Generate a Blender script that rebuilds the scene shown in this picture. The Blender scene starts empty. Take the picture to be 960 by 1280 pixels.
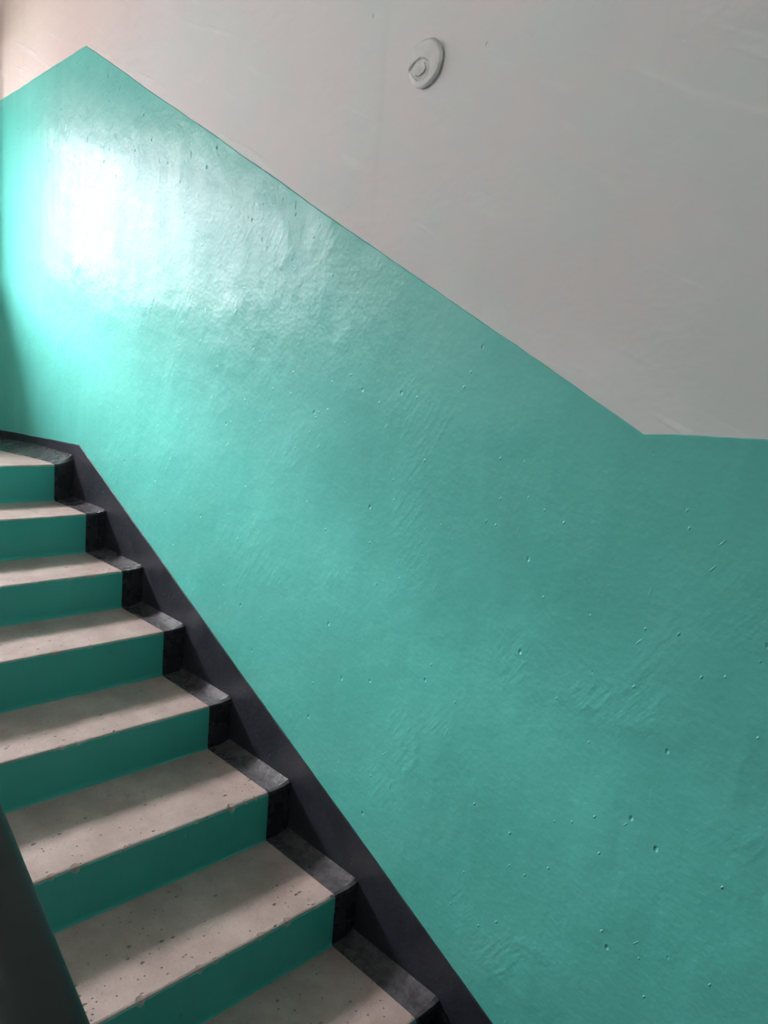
import bpy, bmesh, math, random
from mathutils import Vector, Matrix, noise

scene = bpy.context.scene
COL = scene.collection

# ------------------------------------------------------------------ camera
CAM = Vector((3.094672, -1.337206, 0.451119))
FW = Vector((-0.691227, 0.702309, -0.170197))
RT = Vector((0.699769, 0.709305, 0.084913))
UP = Vector((-0.180357, 0.060404, 0.981745))
cd = bpy.data.cameras.new('camera')
cam = bpy.data.objects.new('camera', cd)
COL.objects.link(cam)
cd.sensor_fit = 'VERTICAL'
cd.sensor_height = 36.0
cd.lens = 975.63 / 1280.0 * 36.0
cd.clip_start = 0.02
cam.matrix_world = Matrix(((RT.x, UP.x, -FW.x, CAM.x), (RT.y, UP.y, -FW.y, CAM.y),
                           (RT.z, UP.z, -FW.z, CAM.z), (0, 0, 0, 1)))
scene.camera = cam

# ------------------------------------------------------------------ window opening, sky light, exposure
XE = -0.930                      # inner face of the end wall behind the upper landing
WY0, WY1 = -2.42, -0.32          # window opening
WZ0, WZ1 = 0.785, 1.70
WALL_T = 0.51

world = bpy.data.worlds.new('overcast_sky')
scene.world = world
world.use_nodes = True
bg = world.node_tree.nodes['Background']
bg.inputs['Color'].default_value = (1.0, 0.965, 1.02, 1)
bg.inputs['Strength'].default_value = 65.0

pl = bpy.data.lights.new('window_portal', 'AREA')   # guides sky sampling through the opening, adds no light
pl.shape = 'RECTANGLE'
pl.size = WY1 - WY0
pl.size_y = WZ1 - WZ0
pl.cycles.is_portal = True
po = bpy.data.objects.new('window_portal', pl)
COL.objects.link(po)
po.location = (XE - WALL_T + 0.01, (WY0 + WY1) / 2, (WZ0 + WZ1) / 2)
po.rotation_euler = (math.radians(90), 0, math.radians(-90))

# added fill light set in an invented window, high across the stairwell
W2X0, W2X1, W2Z0, W2Z1 = 0.90, 2.60, 1.55, 2.70
YF = -2.55
al = bpy.data.lights.new('added_fill_light', 'AREA')
al.shape = 'RECTANGLE'
al.size = W2X1 - W2X0 - 0.1
al.size_y = W2Z1 - W2Z0 - 0.1
al.energy = 10.5
al.color = (1.0, 0.975, 1.0)
ao = bpy.data.objects.new('added_fill_light', al)
COL.objects.link(ao)
ao.location = ((W2X0 + W2X1) / 2, YF - 0.07, (W2Z0 + W2Z1) / 2)
ao.rotation_euler = (math.radians(-90), 0, math.radians(180))

vs = scene.view_settings
vs.view_transform = 'Standard'
vs.look = 'None'
vs.gamma = 1.0
vs.use_curve_mapping = False
vs.exposure = 0.29
scene.cycles.use_denoising = True
scene.cycles.max_bounces = 8
scene.cycles.diffuse_bounces = 6


# ------------------------------------------------------------------ material helpers
def new_mat(name):
    m = bpy.data.materials.new(name)
    m.use_nodes = True
    nt = m.node_tree
    b = nt.nodes['Principled BSDF']
    return m, nt, b


class NT:
    """small node builder working in world position"""
    def __init__(self, nt):
        self.nt = nt
        self.pos = nt.nodes.new('ShaderNodeNewGeometry').outputs['Position']

    def n(self, t, **kw):
        node = self.nt.nodes.new(t)
        for k, v in kw.items():
            setattr(node, k, v)
        return node

    def l(self, a, b):
        self.nt.links.new(a, b)

    def put(self, v, sock):
        if isinstance(v, (int, float)):
            sock.default_value = v
        elif isinstance(v, (tuple, list)):
            sock.default_value = v
        else:
            self.l(v, sock)

    def scaled(self, s, off=(0, 0, 0), rot=(0, 0, 0)):
        m = self.n('ShaderNodeMapping')
        self.l(self.pos, m.inputs['Vector'])
        m.inputs['Scale'].default_value = s
        m.inputs['Location'].default_value = off
        m.inputs['Rotation'].default_value = rot
        return m.outputs['Vector']

    def turned(self, s, rot_y, off=(0, 0, 0)):
        """position turned about y first, then stretched"""
        m = self.n('ShaderNodeMapping', vector_type='TEXTURE')
        self.l(self.pos, m.inputs['Vector'])
        m.inputs['Scale'].default_value = tuple(1.0 / v for v in s)
        m.inputs['Location'].default_value = off
        m.inputs['Rotation'].default_value = (0, rot_y, 0)
        return m.outputs['Vector']

    def noise(self, vec, scale, detail=3, rough=0.5, dist=0.0):
        n = self.n('ShaderNodeTexNoise')
        self.l(vec, n.inputs['Vector'])
        n.inputs['Scale'].default_value = scale
        n.inputs['Detail'].default_value = detail
        n.inputs['Roughness'].default_value = rough
        n.inputs['Distortion'].default_value = dist
        return n.outputs['Fac']

    def math(self, op, a, b=0.0, c=None, clamp=False):
        m = self.n('ShaderNodeMath', operation=op)
        m.use_clamp = clamp
        self.put(a, m.inputs[0])
        self.put(b, m.inputs[1])
        if c is not None:
            self.put(c, m.inputs[2])
        return m.outputs[0]

    def ramp(self, fac, lo, hi, a=0.0, b=1.0, smooth=True):
        m = self.n('ShaderNodeMapRange')
        if smooth:
            m.interpolation_type = 'SMOOTHSTEP'
        self.put(fac, m.inputs['Value'])
        for k, v in (('From Min', lo), ('From Max', hi), ('To Min', a), ('To Max', b)):
            self.put(v, m.inputs[k])
        return m.outputs['Result']

    def mix(self, fac, a, b):
        m = self.n('ShaderNodeMix', data_type='RGBA')
        self.put(fac, m.inputs[0])
        for v, i in ((a, 6), (b, 7)):
            if isinstance(v, tuple):
                m.inputs[i].default_value = (*v, 1)
            else:
                self.l(v, m.inputs[i])
        return m.outputs[2]

    def spots(self, vec, scale, radius, share):
        """sparse little pits: 1 inside a pit, 0 outside"""
        v = self.n('ShaderNodeTexVoronoi')
        self.l(vec, v.inputs['Vector'])
        v.inputs['Scale'].default_value = scale
        inside = self.ramp(v.outputs['Distance'], radius, radius * 0.3, 0, 1)
        sep = self.n('ShaderNodeSeparateColor')
        self.l(v.outputs['Color'], sep.inputs[0])
        gate = self.math('LESS_THAN', sep.outputs[0], share)
        return self.math('MULTIPLY', inside, gate)

    def bump(self, height, dist, strength=1.0, normal=None):
        b = self.n('ShaderNodeBump')
        b.inputs['Strength'].default_value = strength
        b.inputs['Distance'].default_value = dist
        self.l(height, b.inputs['Height'])
        if normal is not None:
            self.l(normal, b.inputs['Normal'])
        return b.outputs['Normal']


def _relief(self, parts):
    h = None
    for fac, amp in parts:
        h = self.math('MULTIPLY', fac, amp) if h is None else self.math('MULTIPLY_ADD', fac, amp, h)
    return self.bump(h, 1.0)


NT.relief = _relief


def mat_green(name, base, alt, rough=0.50, wall=True):
    m, nt, b = new_mat(name)
    g = NT(nt)
    p = g.scaled((1, 1, 1))
    big = g.noise(p, 2.2, 4, 0.55)
    streak = g.noise(g.scaled((26, 26, 2.2)), 1.0, 4, 0.6, 0.3)
    c = g.mix(g.ramp(big, 0.35, 0.68), base, alt)
    c = g.mix(g.math('MULTIPLY', g.ramp(streak, 0.45, 0.75), 0.16), c, tuple(min(1, x * 1.25 + 0.02) for x in base))
    g.l(c, b.inputs['Base Color'])
    r = g.ramp(g.noise(g.scaled((9, 9, 2.0)), 1.0, 3, 0.6), 0.3, 0.7, rough * 0.86, rough * 1.2)
    g.l(r, b.inputs['Roughness'])
    b.inputs['IOR'].default_value = 1.5
    if wall:
        b.inputs['Specular IOR Level'].default_value = 0.25
        b.inputs['Coat Weight'].default_value = 0.36
        b.inputs['Coat Roughness'].default_value = 0.21
    # relief in metres: soft swells of the plaster, brush marks, orange peel, pits, blobs, scratches
    k = 1.0 if wall else 0.35
    pits = g.spots(g.scaled((1, 1, 0.75), (3.1, 0, 1.7)), 17, 0.085, 0.42)
    parts = [(big, 0.014 * k), (g.noise(p, 11, 3, 0.5), 0.0022 * k), (streak, 0.0010 * k), (g.noise(p, 85, 2, 0.5), 0.0007), (pits, -0.0030)]
    if wall:
        # blobs under the paint, short nicks leaning two ways, and scuffed clusters
        pits2 = g.spots(g.turned((1.0, 1, 0.6), 0.5, (0.3, 0, 5.7)), 40, 0.12, 0.22)
        nick = g.spots(g.turned((1.0, 1, 0.16), 0.10, (0.9, 0, 2.2)), 36, 0.075, 0.15)
        nick2 = g.spots(g.turned((1.0, 1, 0.20), 0.7, (7.9, 0, 4.2)), 44, 0.09, 0.13)
        clus = g.ramp(g.noise(p, 4.5, 1), 0.55, 0.68)
        scuff = g.math('MULTIPLY', g.noise(g.turned((70, 70, 16), 0.6), 1.0, 2, 0.5), clus)
        parts += [(pits2, 0.0020), (nick, 0.0019), (nick2, 0.0019), (scuff, 0.0014)]
    nrm = g.relief(parts)
    g.l(nrm, b.inputs['Normal'])
    g.l(nrm, b.inputs['Coat Normal'])
    return m


def mat_plaster(name, base, alt):
    m, nt, b = new_mat(name)
    g = NT(nt)
    p = g.scaled((1, 1, 1))
    blot = g.noise(g.scaled((1, 1, 1.3), (2.3, 0, 0.4)), 3.4, 4, 0.55)
    c = g.mix(g.ramp(blot, 0.36, 0.66), base, alt)
    # warm light over the landing, painted into the lime wash colour
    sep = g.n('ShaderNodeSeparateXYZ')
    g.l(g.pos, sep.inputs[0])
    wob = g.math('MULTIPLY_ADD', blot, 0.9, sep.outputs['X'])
    warm_light = g.ramp(wob, 0.25, 1.25, 0.9, 0.0)
    c = g.mix(warm_light, c, (0.74, 0.615, 0.57))
    st = g.noise(g.scaled((11, 11, 0.8), (0.6, 0, 0)), 1.0, 3, 0.5, 0.4)
    c = g.mix(g.math('MULTIPLY', g.ramp(st, 0.6, 0.78), 0.22), c, (0.55, 0.54, 0.52))
    tr = g.noise(g.turned((2.4, 2, 22), 0.42), 1.0, 2, 0.5, 0.3)
    trm = g.math('MULTIPLY', g.ramp(tr, 0.56, 0.70), g.ramp(blot, 0.45, 0.6))
    c = g.mix(g.math('MULTIPLY', trm, 0.35), c, (0.82, 0.81, 0.78))
    g.l(c, b.inputs['Base Color'])
    b.inputs['Roughness'].default_value = 0.75
    b.inputs['Specular IOR Level'].default_value = 0.25
    # long shallow trowel marks sloping down to the right
    pits = g.spots(g.scaled((1, 1, 0.8), (1.4, 0, 0.3)), 14, 0.07, 0.12)
    g.l(g.relief([(blot, 0.012), (g.noise(p, 9, 3, 0.55), 0.0022), (trm, 0.0012), (g.noise(p, 120, 2, 0.5), 0.0003), (pits, -0.002)]),
        b.inputs['Normal'])
    return m


def mat_black(name, base=(0.021, 0.021, 0.029), rough=0.38, k=1.0, level_tone=None):
    m, nt, b = new_mat(name)
    g = NT(nt)
    p = g.scaled((1, 1, 1))
    n1 = g.noise(p, 14, 4, 0.6)
    c = g.mix(g.ramp(n1, 0.35, 0.7), base, tuple(x * 1.35 for x in base))
    if level_tone:                     # paler mottled tone on the level faces
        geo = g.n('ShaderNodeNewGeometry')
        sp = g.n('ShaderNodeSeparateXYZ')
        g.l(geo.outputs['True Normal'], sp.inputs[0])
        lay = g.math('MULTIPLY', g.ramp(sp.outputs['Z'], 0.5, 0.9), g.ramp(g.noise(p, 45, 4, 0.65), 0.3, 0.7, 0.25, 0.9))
        c = g.mix(lay, c, level_tone)
    g.l(c, b.inputs['Base Color'])
    g.l(g.ramp(n1, 0.3, 0.7, rough * 0.85, rough * 1.2), b.inputs['Roughness'])
    g.l(g.relief([(g.noise(p, 9, 2), 0.003), (g.noise(p, 70, 3, 0.6), 0.0012 * k), (g.spots(p, 40, 0.14, 0.25), 0.001)]), b.inputs['Normal'])
    return m


def mat_concrete(name):
    m, nt, b = new_mat(name)
    g = NT(nt)
    p = g.scaled((1, 1, 1))
    n1 = g.noise(p, 7, 5, 0.6)
    n2 = g.noise(p, 160, 3, 0.7)
    c = g.mix(g.ramp(n1, 0.3, 0.72), (0.36, 0.25, 0.226), (0.485, 0.352, 0.322))
    c = g.mix(g.math('MULTIPLY', g.ramp(n2, 0.55, 0.72), 0.35), c, (0.16, 0.12, 0.105))
    pits = g.math('MAXIMUM', g.spots(g.scaled((1, 0.8, 1)), 34, 0.17, 0.34), g.spots(g.scaled((1, 1, 1), (0.4, 0.7, 0)), 75, 0.22, 0.22))
    c = g.mix(g.math('MULTIPLY', pits, 0.55), c, (0.09, 0.07, 0.06))
    red = g.spots(g.scaled((1, 1, 1), (4.2, 1.1, 0)), 60, 0.2, 0.06)
    c = g.mix(g.math('MULTIPLY', red, 0.6), c, (0.32, 0.10, 0.09))
    g.l(c, b.inputs['Base Color'])
    b.inputs['Roughness'].default_value = 0.62
    b.inputs['Specular IOR Level'].default_value = 0.4
    g.l(g.relief([(g.noise(p, 13, 3, 0.6), 0.004), (n2, 0.0010), (pits, -0.004)]), b.inputs['Normal'])
    return m


def mat_plain(name, col, rough=0.5, metal=0.0, relief=0.0008):
    m, nt, b = new_mat(name)
    g = NT(nt)
    p = g.scaled((1, 1, 1))
    n1 = g.noise(p, 18, 4, 0.6)
    g.l(g.mix(g.ramp(n1, 0.3, 0.7), col, tuple(x * 0.82 for x in col)), b.inputs['Base Color'])
    b.inputs['Roughness'].default_value = rough
    b.inputs['Metallic'].default_value = metal
    g.l(g.bump(g.noise(p, 60, 3), relief), b.inputs['Normal'])
    return m


def mat_glass():
    m = bpy.data.materials.new('window_glass')
    m.use_nodes = True
    nt = m.node_tree
    nt.nodes.clear()
    out = nt.nodes.new('ShaderNodeOutputMaterial')
    tr = nt.nodes.new('ShaderNodeBsdfTransparent')
    tr.inputs[0].default_value = (0.95, 0.97, 0.96, 1)
    gl = nt.nodes.new('ShaderNodeBsdfGlossy')
    gl.inputs['Roughness'].default_value = 0.02
    mx = nt.nodes.new('ShaderNodeMixShader')
    mx.inputs[0].default_value = 0.06
    nt.links.new(tr.outputs[0], mx.inputs[1])
    nt.links.new(gl.outputs[0], mx.inputs[2])
    nt.links.new(mx.outputs[0], out.inputs[0])
    return m


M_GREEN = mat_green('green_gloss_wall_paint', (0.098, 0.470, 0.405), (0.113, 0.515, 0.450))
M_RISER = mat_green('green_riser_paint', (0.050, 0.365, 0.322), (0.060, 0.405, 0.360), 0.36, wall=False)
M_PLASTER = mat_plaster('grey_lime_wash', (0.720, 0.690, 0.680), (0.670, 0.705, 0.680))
M_BLACK = mat_black('black_skirting_paint')
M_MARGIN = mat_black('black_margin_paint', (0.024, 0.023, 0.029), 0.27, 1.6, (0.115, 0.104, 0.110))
M_CONC = mat_concrete('worn_concrete_tread')
M_CEIL = mat_plain('white_ceiling_paint', (0.62, 0.61, 0.59), 0.8)
M_RAIL = mat_plain('dark_green_rail_paint', (0.020, 0.032, 0.030), 0.42)
M_STEEL = mat_plain('dark_baluster_paint', (0.020, 0.024, 0.026), 0.45)
M_COVER = mat_plain('painted_cover_plastic', (0.72, 0.72, 0.70), 0.55)
M_FRAME = mat_plain('white_window_paint', (0.70, 0.69, 0.66), 0.4)
M_GLASS = mat_glass()
M_FROST = mat_plain('frosted_glass', (0.75, 0.76, 0.75), 0.6)
M_FLOOR = mat_plain('dark_floor_paint', (0.085, 0.060, 0.050), 0.6)
M_DOOR = mat_plain('brown_door_paint', (0.070, 0.042, 0.030), 0.45)
M_HOUSE = mat_plain('pale_house_render', (0.21, 0.188, 0.206), 0.9)
M_GROUND = mat_plain('yard_ground', (0.16, 0.16, 0.13), 0.9)


# ------------------------------------------------------------------ mesh helpers
def obj(name, bm, mat, parent=None, smooth=False):
    me = bpy.data.meshes.new(name)
    bmesh.ops.recalc_face_normals(bm, faces=bm.faces[:])
    bm.to_mesh(me)
    bm.free()
    me.materials.append(mat)
    if smooth:
        for p in me.polygons:
            p.use_smooth = True
    o = bpy.data.objects.new(name, me)
    COL.objects.link(o)
    if parent is not None:
        o.parent = parent
    return o


def tag(o, label=None, cat=None, group=None, kind=None):
    for k, v in (('label', label), ('category', cat), ('group', group), ('kind', kind)):
        if v:
            o[k] = v
    return o


def add_box(bm, lo, hi):
    x0, y0, z0 = lo
    x1, y1, z1 = hi
    v = [bm.verts.new(c) for c in ((x0, y0, z0), (x1, y0, z0), (x1, y1, z0), (x0, y1, z0),
                                   (x0, y0, z1), (x1, y0, z1), (x1, y1, z1), (x0, y1, z1))]
    for f in ((0, 3, 2, 1), (4, 5, 6, 7), (0, 1, 5, 4), (1, 2, 6, 5), (2, 3, 7, 6), (3, 0, 4, 7)):
        bm.faces.new([v[i] for i in f])


def box(name, lo, hi, mat, parent=None, bevel=0.0):
    bm = bmesh.new()
    add_box(bm, lo, hi)
    if bevel:
        bmesh.ops.bevel(bm, geom=bm.edges[:], offset=bevel, segments=2, affect='EDGES', profile=0.6)
    return obj(name, bm, mat, parent, smooth=False)


def boxes(name, lst, mat, parent=None):
    bm = bmesh.new()
    for lo, hi in lst:
        add_box(bm, lo, hi)
    return obj(name, bm, mat, parent)


def loft(bm, sections, closed=True, caps=True):
    rows = [[bm.verts.new(p) for p in s] for s in sections]
    n = len(rows[0])
    for a, b in zip(rows, rows[1:]):
        for i in range(n if closed else n - 1):
            j = (i + 1) % n
            bm.faces.new((a[i], a[j], b[j], b[i]))
    if caps and closed:
        bm.faces.new(rows[0][::-1])
        bm.faces.new(rows[-1])


def nz(x, s, seed):
    return noise.noise(Vector((x * s, seed * 7.13, seed * 3.7)))


def poly_z(pts, x):
    if x <= pts[0][0]:
        return pts[0][1]
    for (xa, za), (xb, zb) in zip(pts, pts[1:]):
        if x <= xb:
            return za + (zb - za) * (x - xa) / (xb - xa)
    return pts[-1][1]


def paint_band(name, top, bot, x0, x1, y_face, thick, mat, parent, wob, seed, dx=0.02, tri=0.0):
    """a paint film on the wall y=0, between two height lines, with a hand-cut wavering edge"""
    xs = [x0 + (x1 - x0) * i / round((x1 - x0) / dx) for i in range(round((x1 - x0) / dx) + 1)]
    xs = sorted(set([round(x, 5) for x in xs] + [round(a, 5) for a, _ in top if x0 < a < x1]))
    bm = bmesh.new()
    secs = []
    for x in xs:
        zt = poly_z(top, x) + wob * (nz(x, 5, seed) * 0.8 + nz(x, 31, seed + 1) * 0.45)
        zb = poly_z(bot, x)
        yb, yf = y_face, y_face - thick
        secs.append([(x, yb, zb), (x, yf, zb), (x, yf, zt - thick), (x, yf * 0.6 + yb * 0.4, zt), (x, yb, zt)])
    loft(bm, secs)
    return obj(name, bm, mat, parent)


# ------------------------------------------------------------------ the setting
XR = 4.30        # right end wall
ZC = 3.05        # ceiling
ZL = -1.150      # lower landing
ZB = -2.45       # bottom of the stairwell

# the painted wall beside the stairs
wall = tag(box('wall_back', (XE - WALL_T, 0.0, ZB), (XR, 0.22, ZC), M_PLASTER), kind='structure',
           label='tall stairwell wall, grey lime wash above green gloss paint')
DADO = [(XE - 0.01, 1.5095), (-0.8303, 1.5109), (0.049, 1.5487), (1.4551, 0.8582), (2.4208, 0.3884), (2.6344, 0.4045), (4.3, 0.40)]
SKIRT = [(XE - 0.01, 0.047), (-0.8255, 0.0484), (0.058, 0.0829), (1.2205, -0.4698), (2.2641, -0.9548), (2.49, ZL + 0.09), (4.3, ZL + 0.09)]
tag(paint_band('green_dado', DADO, [(x, z - 0.004) for x, z in SKIRT], XE, XR, 0.0, 0.0022, M_GREEN, wall, 0.0032, 3),
    label='turquoise green gloss paint on the lower wall')
tag(paint_band('skirting', SKIRT, [(XE - 0.01, -0.05), (-0.05, -0.05), (0.0, -0.24), (2.0, ZL - 0.05), (4.3, ZL - 0.05)], XE, XR, 0.0, 0.0045,
               M_BLACK, wall, 0.0022, 11), label='black painted skirting following the slope of the stairs')

# end wall with the window
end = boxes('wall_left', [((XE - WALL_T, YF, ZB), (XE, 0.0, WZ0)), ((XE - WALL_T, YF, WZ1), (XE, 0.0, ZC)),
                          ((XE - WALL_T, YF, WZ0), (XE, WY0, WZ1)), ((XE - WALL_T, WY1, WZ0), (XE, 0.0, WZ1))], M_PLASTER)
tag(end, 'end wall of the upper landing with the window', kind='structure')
t = 0.0022
tag(boxes('green_dado', [((XE, YF, 0.05), (XE + t, -0.003, WZ0 - 0.03)), ((XE, YF, WZ0 - 0.03), (XE + t, WY0 - 0.03, 1.51)),
                         ((XE, WY1 + 0.03, WZ0 - 0.03), (XE + t, -0.003, 1.51))], M_GREEN, end))
boxes('skirting', [((XE, YF, 0.001), (XE + 0.0045, -0.005, 0.05))], M_BLACK, end)

win = tag(boxes('window_1', [((XE - 0.4700, WY0, WZ0), (XE - 0.4100, WY0 + 0.05, WZ1)), ((XE - 0.4700, WY1 - 0.05, WZ0), (XE - 0.4100, WY1, WZ1)),
                             ((XE - 0.4700, WY0 + 0.05, WZ0), (XE - 0.4100, WY1 - 0.05, WZ0 + 0.05)),
                             ((XE - 0.4700, WY0 + 0.05, WZ1 - 0.05), (XE - 0.4100, WY1 - 0.05, WZ1))], M_FRAME),
          'white painted landing window', kind='structure')
edges = [WY0 + 0.05, WY0 + 0.05 + (WY1 - WY0 - 0.1) / 3, WY0 + 0.05 + 2 * (WY1 - WY0 - 0.1) / 3, WY1 - 0.05]
for wm in edges[1:3]:
    box('mullion', (XE - 0.4650, wm - 0.022, WZ0 + 0.05), (XE - 0.4150, wm + 0.022, WZ1 - 0.05), M_FRAME, win, 0.004)
for a, c in zip(edges, edges[1:]):
    box('pane', (XE - 0.4430, a + 0.02, WZ0 + 0.05), (XE - 0.4390, c - 0.02, WZ1 - 0.05), M_GLASS, win)
box('window_sill', (XE - 0.4100, WY0 - 0.03, WZ0 - 0.03), (XE + 0.05, WY1 + 0.03, WZ0), M_FRAME, win, 0.005)

# remaining shell
tag(boxes('wall_front', [((XE - WALL_T, YF - 0.2, ZB), (XR, YF, W2Z0)), ((XE - WALL_T, YF - 0.2, W2Z1), (XR, YF, ZC)),
                         ((XE - WALL_T, YF - 0.2, W2Z0), (W2X0, YF, W2Z1)), ((W2X1, YF - 0.2, W2Z0), (XR, YF, W2Z1))], M_PLASTER), kind='structure')
fill_win = tag(boxes('added_fill_window', [((W2X0, YF - 0.14, W2Z0), (W2X0 + 0.05, YF - 0.08, W2Z1)), ((W2X1 - 0.05, YF - 0.14, W2Z0), (W2X1, YF - 0.08, W2Z1)),
                              ((W2X0 + 0.05, YF - 0.14, W2Z0), (W2X1 - 0.05, YF - 0.08, W2Z0 + 0.05)),
                              ((W2X0 + 0.05, YF - 0.14, W2Z1 - 0.05), (W2X1 - 0.05, YF - 0.08, W2Z1))], M_FRAME), kind='structure')  # invented opening, added only to hold the fill light
box('pane', (W2X0 + 0.05, YF - 0.113, W2Z0 + 0.05), (W2X1 - 0.05, YF - 0.109, W2Z1 - 0.05), M_FROST, fill_win)
right = tag(box('wall_right', (XR, YF - 0.2, ZB), (XR + 0.2, 0.22, ZC), M_PLASTER), kind='structure')
boxes('green_dado', [((XR - t, YF + 0.01, ZL), (XR, -0.01, 0.40))], M_GREEN, right)
tag(box('ceiling', (XE - WALL_T, YF - 0.2, ZC), (XR + 0.2, 0.22, ZC + 0.2), M_CEIL), kind='structure')
tag(box('floor', (XE - WALL_T, YF - 0.2, ZB - 0.2), (XR + 0.2, 0.22, ZB), M_FLOOR), kind='structure')
tag(box('ground', (-60, -40, -4.2), (XE - WALL_T - 0.3, 40, -4.0), M_GROUND), kind='structure')
door = tag(box('added_door', (XR - 0.05, -1.35, ZL), (XR - 0.003, -0.45, ZL + 2.0), M_DOOR, None, 0.004), 'unseen brown door added on the lower landing to cut bounce light', kind='structure')  # out of view, added dark to reduce light bounced on to the steps
box('door_handle', (XR - 0.10, -1.27, ZL + 0.98), (XR - 0.05, -1.15, ZL + 1.0), M_STEEL, door, 0.004)
# the house across the yard, seen only through the window
tag(box('wall_opposite_house', (-20, -32, -4.0), (-17, 24, 6.2), M_HOUSE), kind='structure')
tag(box('floor_lower_landing', (2.13, YF, ZL - 0.18), (XR, -0.005, ZL), M_FLOOR), kind='structure')

tag(box('floor_upper_landing', (XE + 0.006, YF + 0.006, -0.205), (0.012, -1.132, 0.0), M_CONC), kind='structure')

# ------------------------------------------------------------------ the stairs
SX = [0.012, 0.305, 0.604, 0.900, 1.187, 1.502, 1.803, 2.106]
SZ = [0.0, -0.1455, -0.294, -0.4265, -0.578, -0.717, -0.863, -1.006]
FLIGHT = 1.13                    # width of the flight
BW = 0.0815                      # black margin
stairs = bpy.data.objects.new('staircase', None)
COL.objects.link(stairs)
stairs.location = (0, 0, 0)
tag(stairs, 'worn concrete staircase with green risers and black margin along the wall', 'staircase')


def edge_profile(y, seed, amp):
    """how far the worn nosing is eaten away at this place along the edge"""
    a = 0.0012 * nz(y, 9, seed) + 0.0014 * abs(nz(y, 55, seed + 2))
    chip = max(0.0, nz(y, 48, seed + 5) - 0.30) + 0.7 * max(0.0, nz(y, 110, seed + 8) - 0.34)
    return a + amp * chip


def make_step(k):
    x1, zt = SX[k], SZ[k]
    x0 = SX[k - 1] - 0.03 if k else XE + 0.006
    zb = (SZ[k + 1] if k < 7 else ZL) - 0.06
    rnd = random.Random(100 + k)
    width = FLIGHT
    n = 320
    bm = bmesh.new()
    secs = []
    for i in range(n + 1):
        y = -0.006 - (width - 0.006) * i / n
        e = edge_profile(y, k + 1, 0.022 if k in (5, 6, 7) else 0.013)
        r = 0.0055 + abs(e)
        dip = 0.0025 * math.sin(math.pi * min(1, abs(y) / FLIGHT)) + 0.001 * nz(y, 6, k)
        secs.append([(x0, y, zb), (x1 - 0.001, y, zb), (x1, y, zt - r * 1.5 - 0.004), (x1 - 0.0006, y, zt - r),
                     (x1 - r * 0.35, y, zt - r * 0.32 - dip * 0.5), (x1 - r * 1.1, y, zt - dip * 0.6),
                     (x1 - 0.05, y, zt - dip), (x1 - 0.16, y, zt - dip * 0.5), (x0, y, zt)])
    loft(bm, secs)
    s = obj('step', bm, M_CONC, stairs)
    # green film on the riser, brushed a little on to the tread below
    zn = SZ[k + 1] if k < 7 else ZL
    bm = bmesh.new()
    secs = []
    for i in range(n + 1):
        y = -BW - (width - BW) * i / n
        e = edge_profile(y, k + 1, 0.022 if k in (5, 6, 7) else 0.013)
        top = zt - 0.0045 - abs(e) * 1.25 - 0.0012 * abs(nz(y, 60, k + 30))
        foot = 0.006 + 0.0025 * nz(y, 25, k + 40) + 0.0012 * nz(y, 90, k + 41)
        xf = x1 + 0.0016
        secs.append([(x1 - 0.002, y, zn - 0.004), (x1 + foot, y, zn - 0.004), (x1 + foot, y, zn + 0.0007), (xf + 0.0015, y, zn + 0.004),
                     (xf, y, zn + 0.012), (xf, y, top - 0.002), (x1 - 0.002, y, top)])
    loft(bm, secs)
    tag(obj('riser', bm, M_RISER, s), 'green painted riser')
    # black margin: riser end, nosing and tread end
    bm = bmesh.new()
    secs = []
    m = 24
    back = (SX[k - 1] + 0.0005) if k else -0.02
    for i in range(m + 1):
        y = -0.0055 - (BW - 0.0055) * i / m
        lip = 0.0022 + 0.0008 * nz(y, 80, k + 3)
        fil = 0.013 * max(0.0, 1 - abs(y) / 0.055) ** 2          # paint and mortar run up to the wall
        nose = 0.004 + 0.004 * max(0, nz(y, 45, k + 13))
        if k == 0:
            fil += 0.026 * max(0.0, 1 - abs(y) / 0.066)
        secs.append([(x1 - 0.004, y, zn - 0.004), (x1 + lip, y, zn - 0.004), (x1 + lip, y, zt - 0.012), (x1 + lip + nose * 0.5, y, zt - 0.006),
                     (x1 + nose * 0.4, y, zt + 0.0008 + fil * 0.5), (x1 - 0.008, y, zt + 0.0018 + fil),
                     (x1 - 0.05, y, zt + 0.001 + fil + 0.0006 * nz(y, 60, k)),
                     (x1 - 0.12, y, zt + 0.001 + fil), (back, y, zt + 0.001 + fil), (back, y, zt - 0.012), (x1 - 0.01, y, zt - 0.02)])
    loft(bm, secs)
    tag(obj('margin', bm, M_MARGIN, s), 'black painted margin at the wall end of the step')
    if k == 0:
        # mortar cove painted black where the landing floor meets the wall
        bm = bmesh.new()
        secs = []
        for i in range(41):
            x = XE + 0.006 + (-0.026 - XE) * i / 40
            zw = 0.004 + 0.027 * max(0.0, min(1.0, (x + 0.85) / 0.45)) + 0.0015 * nz(x, 12, 9)
            wd = min(0.15, 0.064 + 0.185 * (-0.02 - x)) + 0.006 * nz(x, 9, 4)
            secs.append([(x, -0.0055, -0.004), (x, -wd, -0.004), (x, -wd, 0.001), (x, -wd * 0.55, zw * 0.42), (x, -0.016, zw * 0.86), (x, -0.010, zw + 0.003), (x, -0.0055, zw + 0.003)])
        loft(bm, secs)
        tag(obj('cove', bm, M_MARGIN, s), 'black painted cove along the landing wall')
    return s


for k in range(8):
    make_step(k)
# sloping slab carrying the steps
bm = bmesh.new()
loft(bm, [[(XE + 0.01, y, -0.20), (0.0, y, -0.205), (2.14, y, -1.21), (2.14, y, -1.33), (-0.05, y, -0.36), (XE + 0.01, y, -0.36)] for y in (-0.007, -FLIGHT + 0.01)])
obj('flight_slab', bm, M_CEIL, stairs)

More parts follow.
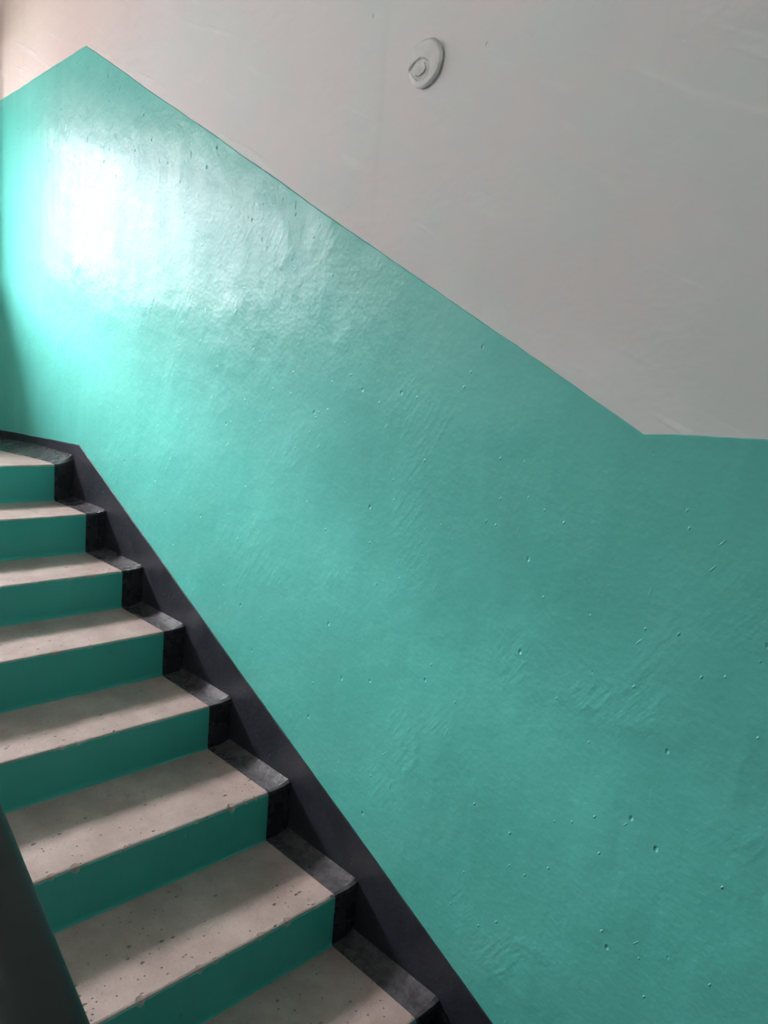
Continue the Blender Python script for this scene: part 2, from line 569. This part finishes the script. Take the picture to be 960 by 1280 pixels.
# ------------------------------------------------------------------ the handrail near the camera
rail = bpy.data.objects.new('stair_railing', None)
COL.objects.link(rail)
rail.location = (2.2, -1.08, ZL)
tag(rail, 'dark painted stair railing in the lower left corner', 'railing')
RY, RW, RH = -1.054, 0.074, 0.052
SL = (0.3884 - 1.5487) / (2.4208 - 0.049)


def rail_z(x):
    return 0.965 + SL * x if x > -0.02 else 0.965


bm = bmesh.new()
secs = []
for x in [0.0, 0.5, 1.0, 1.5, 2.0, 2.3, 2.62]:
    zt = rail_z(x) + 0.004 * nz(x, 3, 2)
    prof = []
    for i in range(20):
        a = 2 * math.pi * i / 20
        cx, cz = math.cos(a), math.sin(a)
        e = 0.62
        prof.append((x, RY + RW / 2 * math.copysign(abs(cx) ** e, cx), zt - RH / 2 + RH / 2 * math.copysign(abs(cz) ** e, cz)))
    secs.append(prof)
loft(bm, secs)
hr = obj('handrail', bm, M_RAIL, rail, smooth=True)
hr.matrix_parent_inverse = Matrix.Translation(-rail.location)
bm = bmesh.new()
loft(bm, [[(x, RY - 0.02, rail_z(x) - RH - 0.008), (x, RY + 0.02, rail_z(x) - RH - 0.008), (x, RY + 0.02, rail_z(x) - RH + 0.003), (x, RY - 0.02, rail_z(x) - RH + 0.003)] for x in (0.0, 2.6)])
fb = obj('flat_bar', bm, M_STEEL, rail)
fb.matrix_parent_inverse = Matrix.Translation(-rail.location)
for k in range(8):
    x = SX[k] - 0.14
    b_ = box('baluster', (x - 0.009, RY - 0.009, SZ[k] - 0.004), (x + 0.009, RY + 0.009, rail_z(x) - RH), M_STEEL, rail, 0.002)
    b_.matrix_parent_inverse = Matrix.Translation(-rail.location)
b_ = box('newel_post', (2.535, RY - 0.02, ZL), (2.575, RY + 0.02, rail_z(2.575) - RH), M_STEEL, rail, 0.003)
b_.matrix_parent_inverse = Matrix.Translation(-rail.location)

# ------------------------------------------------------------------ round junction box cover on the upper wall
# front centre seen at about (526, 77)
DT = 0.012
DC = Vector((1.7904, 0.0, 1.1369))
DR = 0.0515
cover = bpy.data.objects.new('junction_box_cover', None)
COL.objects.link(cover)
cover.location = DC
tag(cover, 'round grey painted junction box cover with a broken patch on the upper wall', 'junction box')
BREAK = [(-0.040, -0.006), (-0.030, 0.004), (-0.012, 0.013), (0.004, 0.010), (0.018, 0.000), (0.023, -0.016), (0.016, -0.029), (0.001, -0.037),
         (-0.016, -0.036), (-0.028, -0.026), (-0.037, -0.017)]


def inside(px, pz):
    """signed distance to the broken outline, positive inside"""
    best, odd = 1e9, False
    for i in range(len(BREAK)):
        ax, az = BREAK[i]
        bx, bz = BREAK[(i + 1) % len(BREAK)]
        dx, dz = bx - ax, bz - az
        tt = max(0, min(1, ((px - ax) * dx + (pz - az) * dz) / (dx * dx + dz * dz)))
        best = min(best, math.hypot(px - ax - tt * dx, pz - az - tt * dz))
        if (az > pz) != (bz > pz) and px < ax + (pz - az) * dx / dz:
            odd = not odd
    return best if odd else -best


bm = bmesh.new()
NA, NR = 96, 44
rows = []
ctr = None
for j in range(NR + 1):
    rr = DR * j / NR
    row = []
    for i in range(NA):
        a = 2 * math.pi * i / NA
        R_ = rr * (1 + 0.018 * math.sin(3 * a + 1) * (j / NR) + 0.01 * math.sin(7 * a))
        px, pz = R_ * math.cos(a), R_ * math.sin(a)
        u_ = j / NR
        hgt = DT * (1 - 0.10 * u_ ** 2) - 0.006 * max(0, (u_ - 0.86) / 0.14) ** 2
        hgt += 0.0006 * noise.noise(Vector((px * 90, pz * 90, 1.3)))
        sd = inside(px, pz)
        if sd > 0:
            w_ = min(1, sd / 0.0022)
            hgt -= w_ * (0.0014 + 0.0040 * max(0, min(1, (px + 0.030) / 0.05))) + 0.0007 * noise.noise(Vector((px * 220, pz * 220, 4)))
        # open crack at the upper left rim of the break
        cx_, cz_ = px + 0.037, pz + 0.004
        al, ac = cx_ * 0.80 + cz_ * 0.60, -cx_ * 0.60 + cz_ * 0.80
        if -0.012 < al < 0.024 and abs(ac) < 0.0032 * (1 - max(0, al) / 0.026):
            hgt -= 0.009 * (1 - abs(ac) / 0.0034) * (1 - max(0, al) / 0.026)
        row.append(bm.verts.new((px, -hgt, pz)))
        if j == 0:
            break
    rows.append(row)
for i in range(NA):
    bm.faces.new((rows[0][0], rows[1][i], rows[1][(i + 1) % NA]))
for a, b in zip(rows[1:], rows[2:]):
    for i in range(NA):
        bm.faces.new((a[i], a[(i + 1) % NA], b[(i + 1) % NA], b[i]))
back = [bm.verts.new((v.co.x * 1.0, -0.0050, v.co.z * 1.0)) for v in rows[-1]]
neck = [bm.verts.new((v.co.x * 0.84, -0.0048, v.co.z * 0.84)) for v in rows[-1]]
base = [bm.verts.new((v.co.x * 0.84, -0.0002, v.co.z * 0.84)) for v in rows[-1]]
for ra, rb in ((rows[-1], back), (back, neck), (neck, base)):
    for i in range(NA):
        bm.faces.new((ra[i], ra[(i + 1) % NA], rb[(i + 1) % NA], rb[i]))
obj('lid', bm, M_COVER, cover, smooth=True)
# loose plate of thick paint still sitting in the break
bm = bmesh.new()
pl_ = [(-0.031, -0.012), (-0.024, -0.002), (-0.012, 0.001), (0.003, -0.001), (0.008, -0.012), (0.004, -0.021), (-0.008, -0.026), (-0.022, -0.023)]
loft(bm, [[(x, -(DT - 0.004), z) for x, z in pl_], [(x * 0.97, -(DT + 0.0006 - 0.03 * (x + 0.01)), z * 0.98) for x, z in pl_]])
tag(obj('paint_flake', bm, M_COVER, cover), 'loose pale flake of paint in the break')

# ------------------------------------------------------------------ labels of the setting
for nm, lab, cat in (('wall_back', None, 'wall'), ('wall_left', None, 'wall'), ('window_1', None, 'window'),
                     ('added_door', None, 'door'),
                     ('wall_front', 'plain limewashed wall across the stairwell', 'wall'),
                     ('wall_right', 'end wall behind the lower landing with green dado', 'wall'),
                     ('added_fill_window', 'invented high frosted window across the stairwell, added for a fill light', 'window'),
                     ('ceiling', 'white painted stairwell ceiling overhead', 'ceiling'),
                     ('floor', 'dark floor at the bottom of the stairwell', 'floor'),
                     ('floor_lower_landing', 'dark painted lower landing floor before the stairs', 'floor'),
                     ('floor_upper_landing', 'concrete upper landing floor under the window', 'floor'),
                     ('ground', 'grey yard ground outside the window', 'ground'),
                     ('wall_opposite_house', 'pale house front across the yard', 'building')):
    o = bpy.data.objects.get(nm)
    if o is not None:
        tag(o, lab, cat)
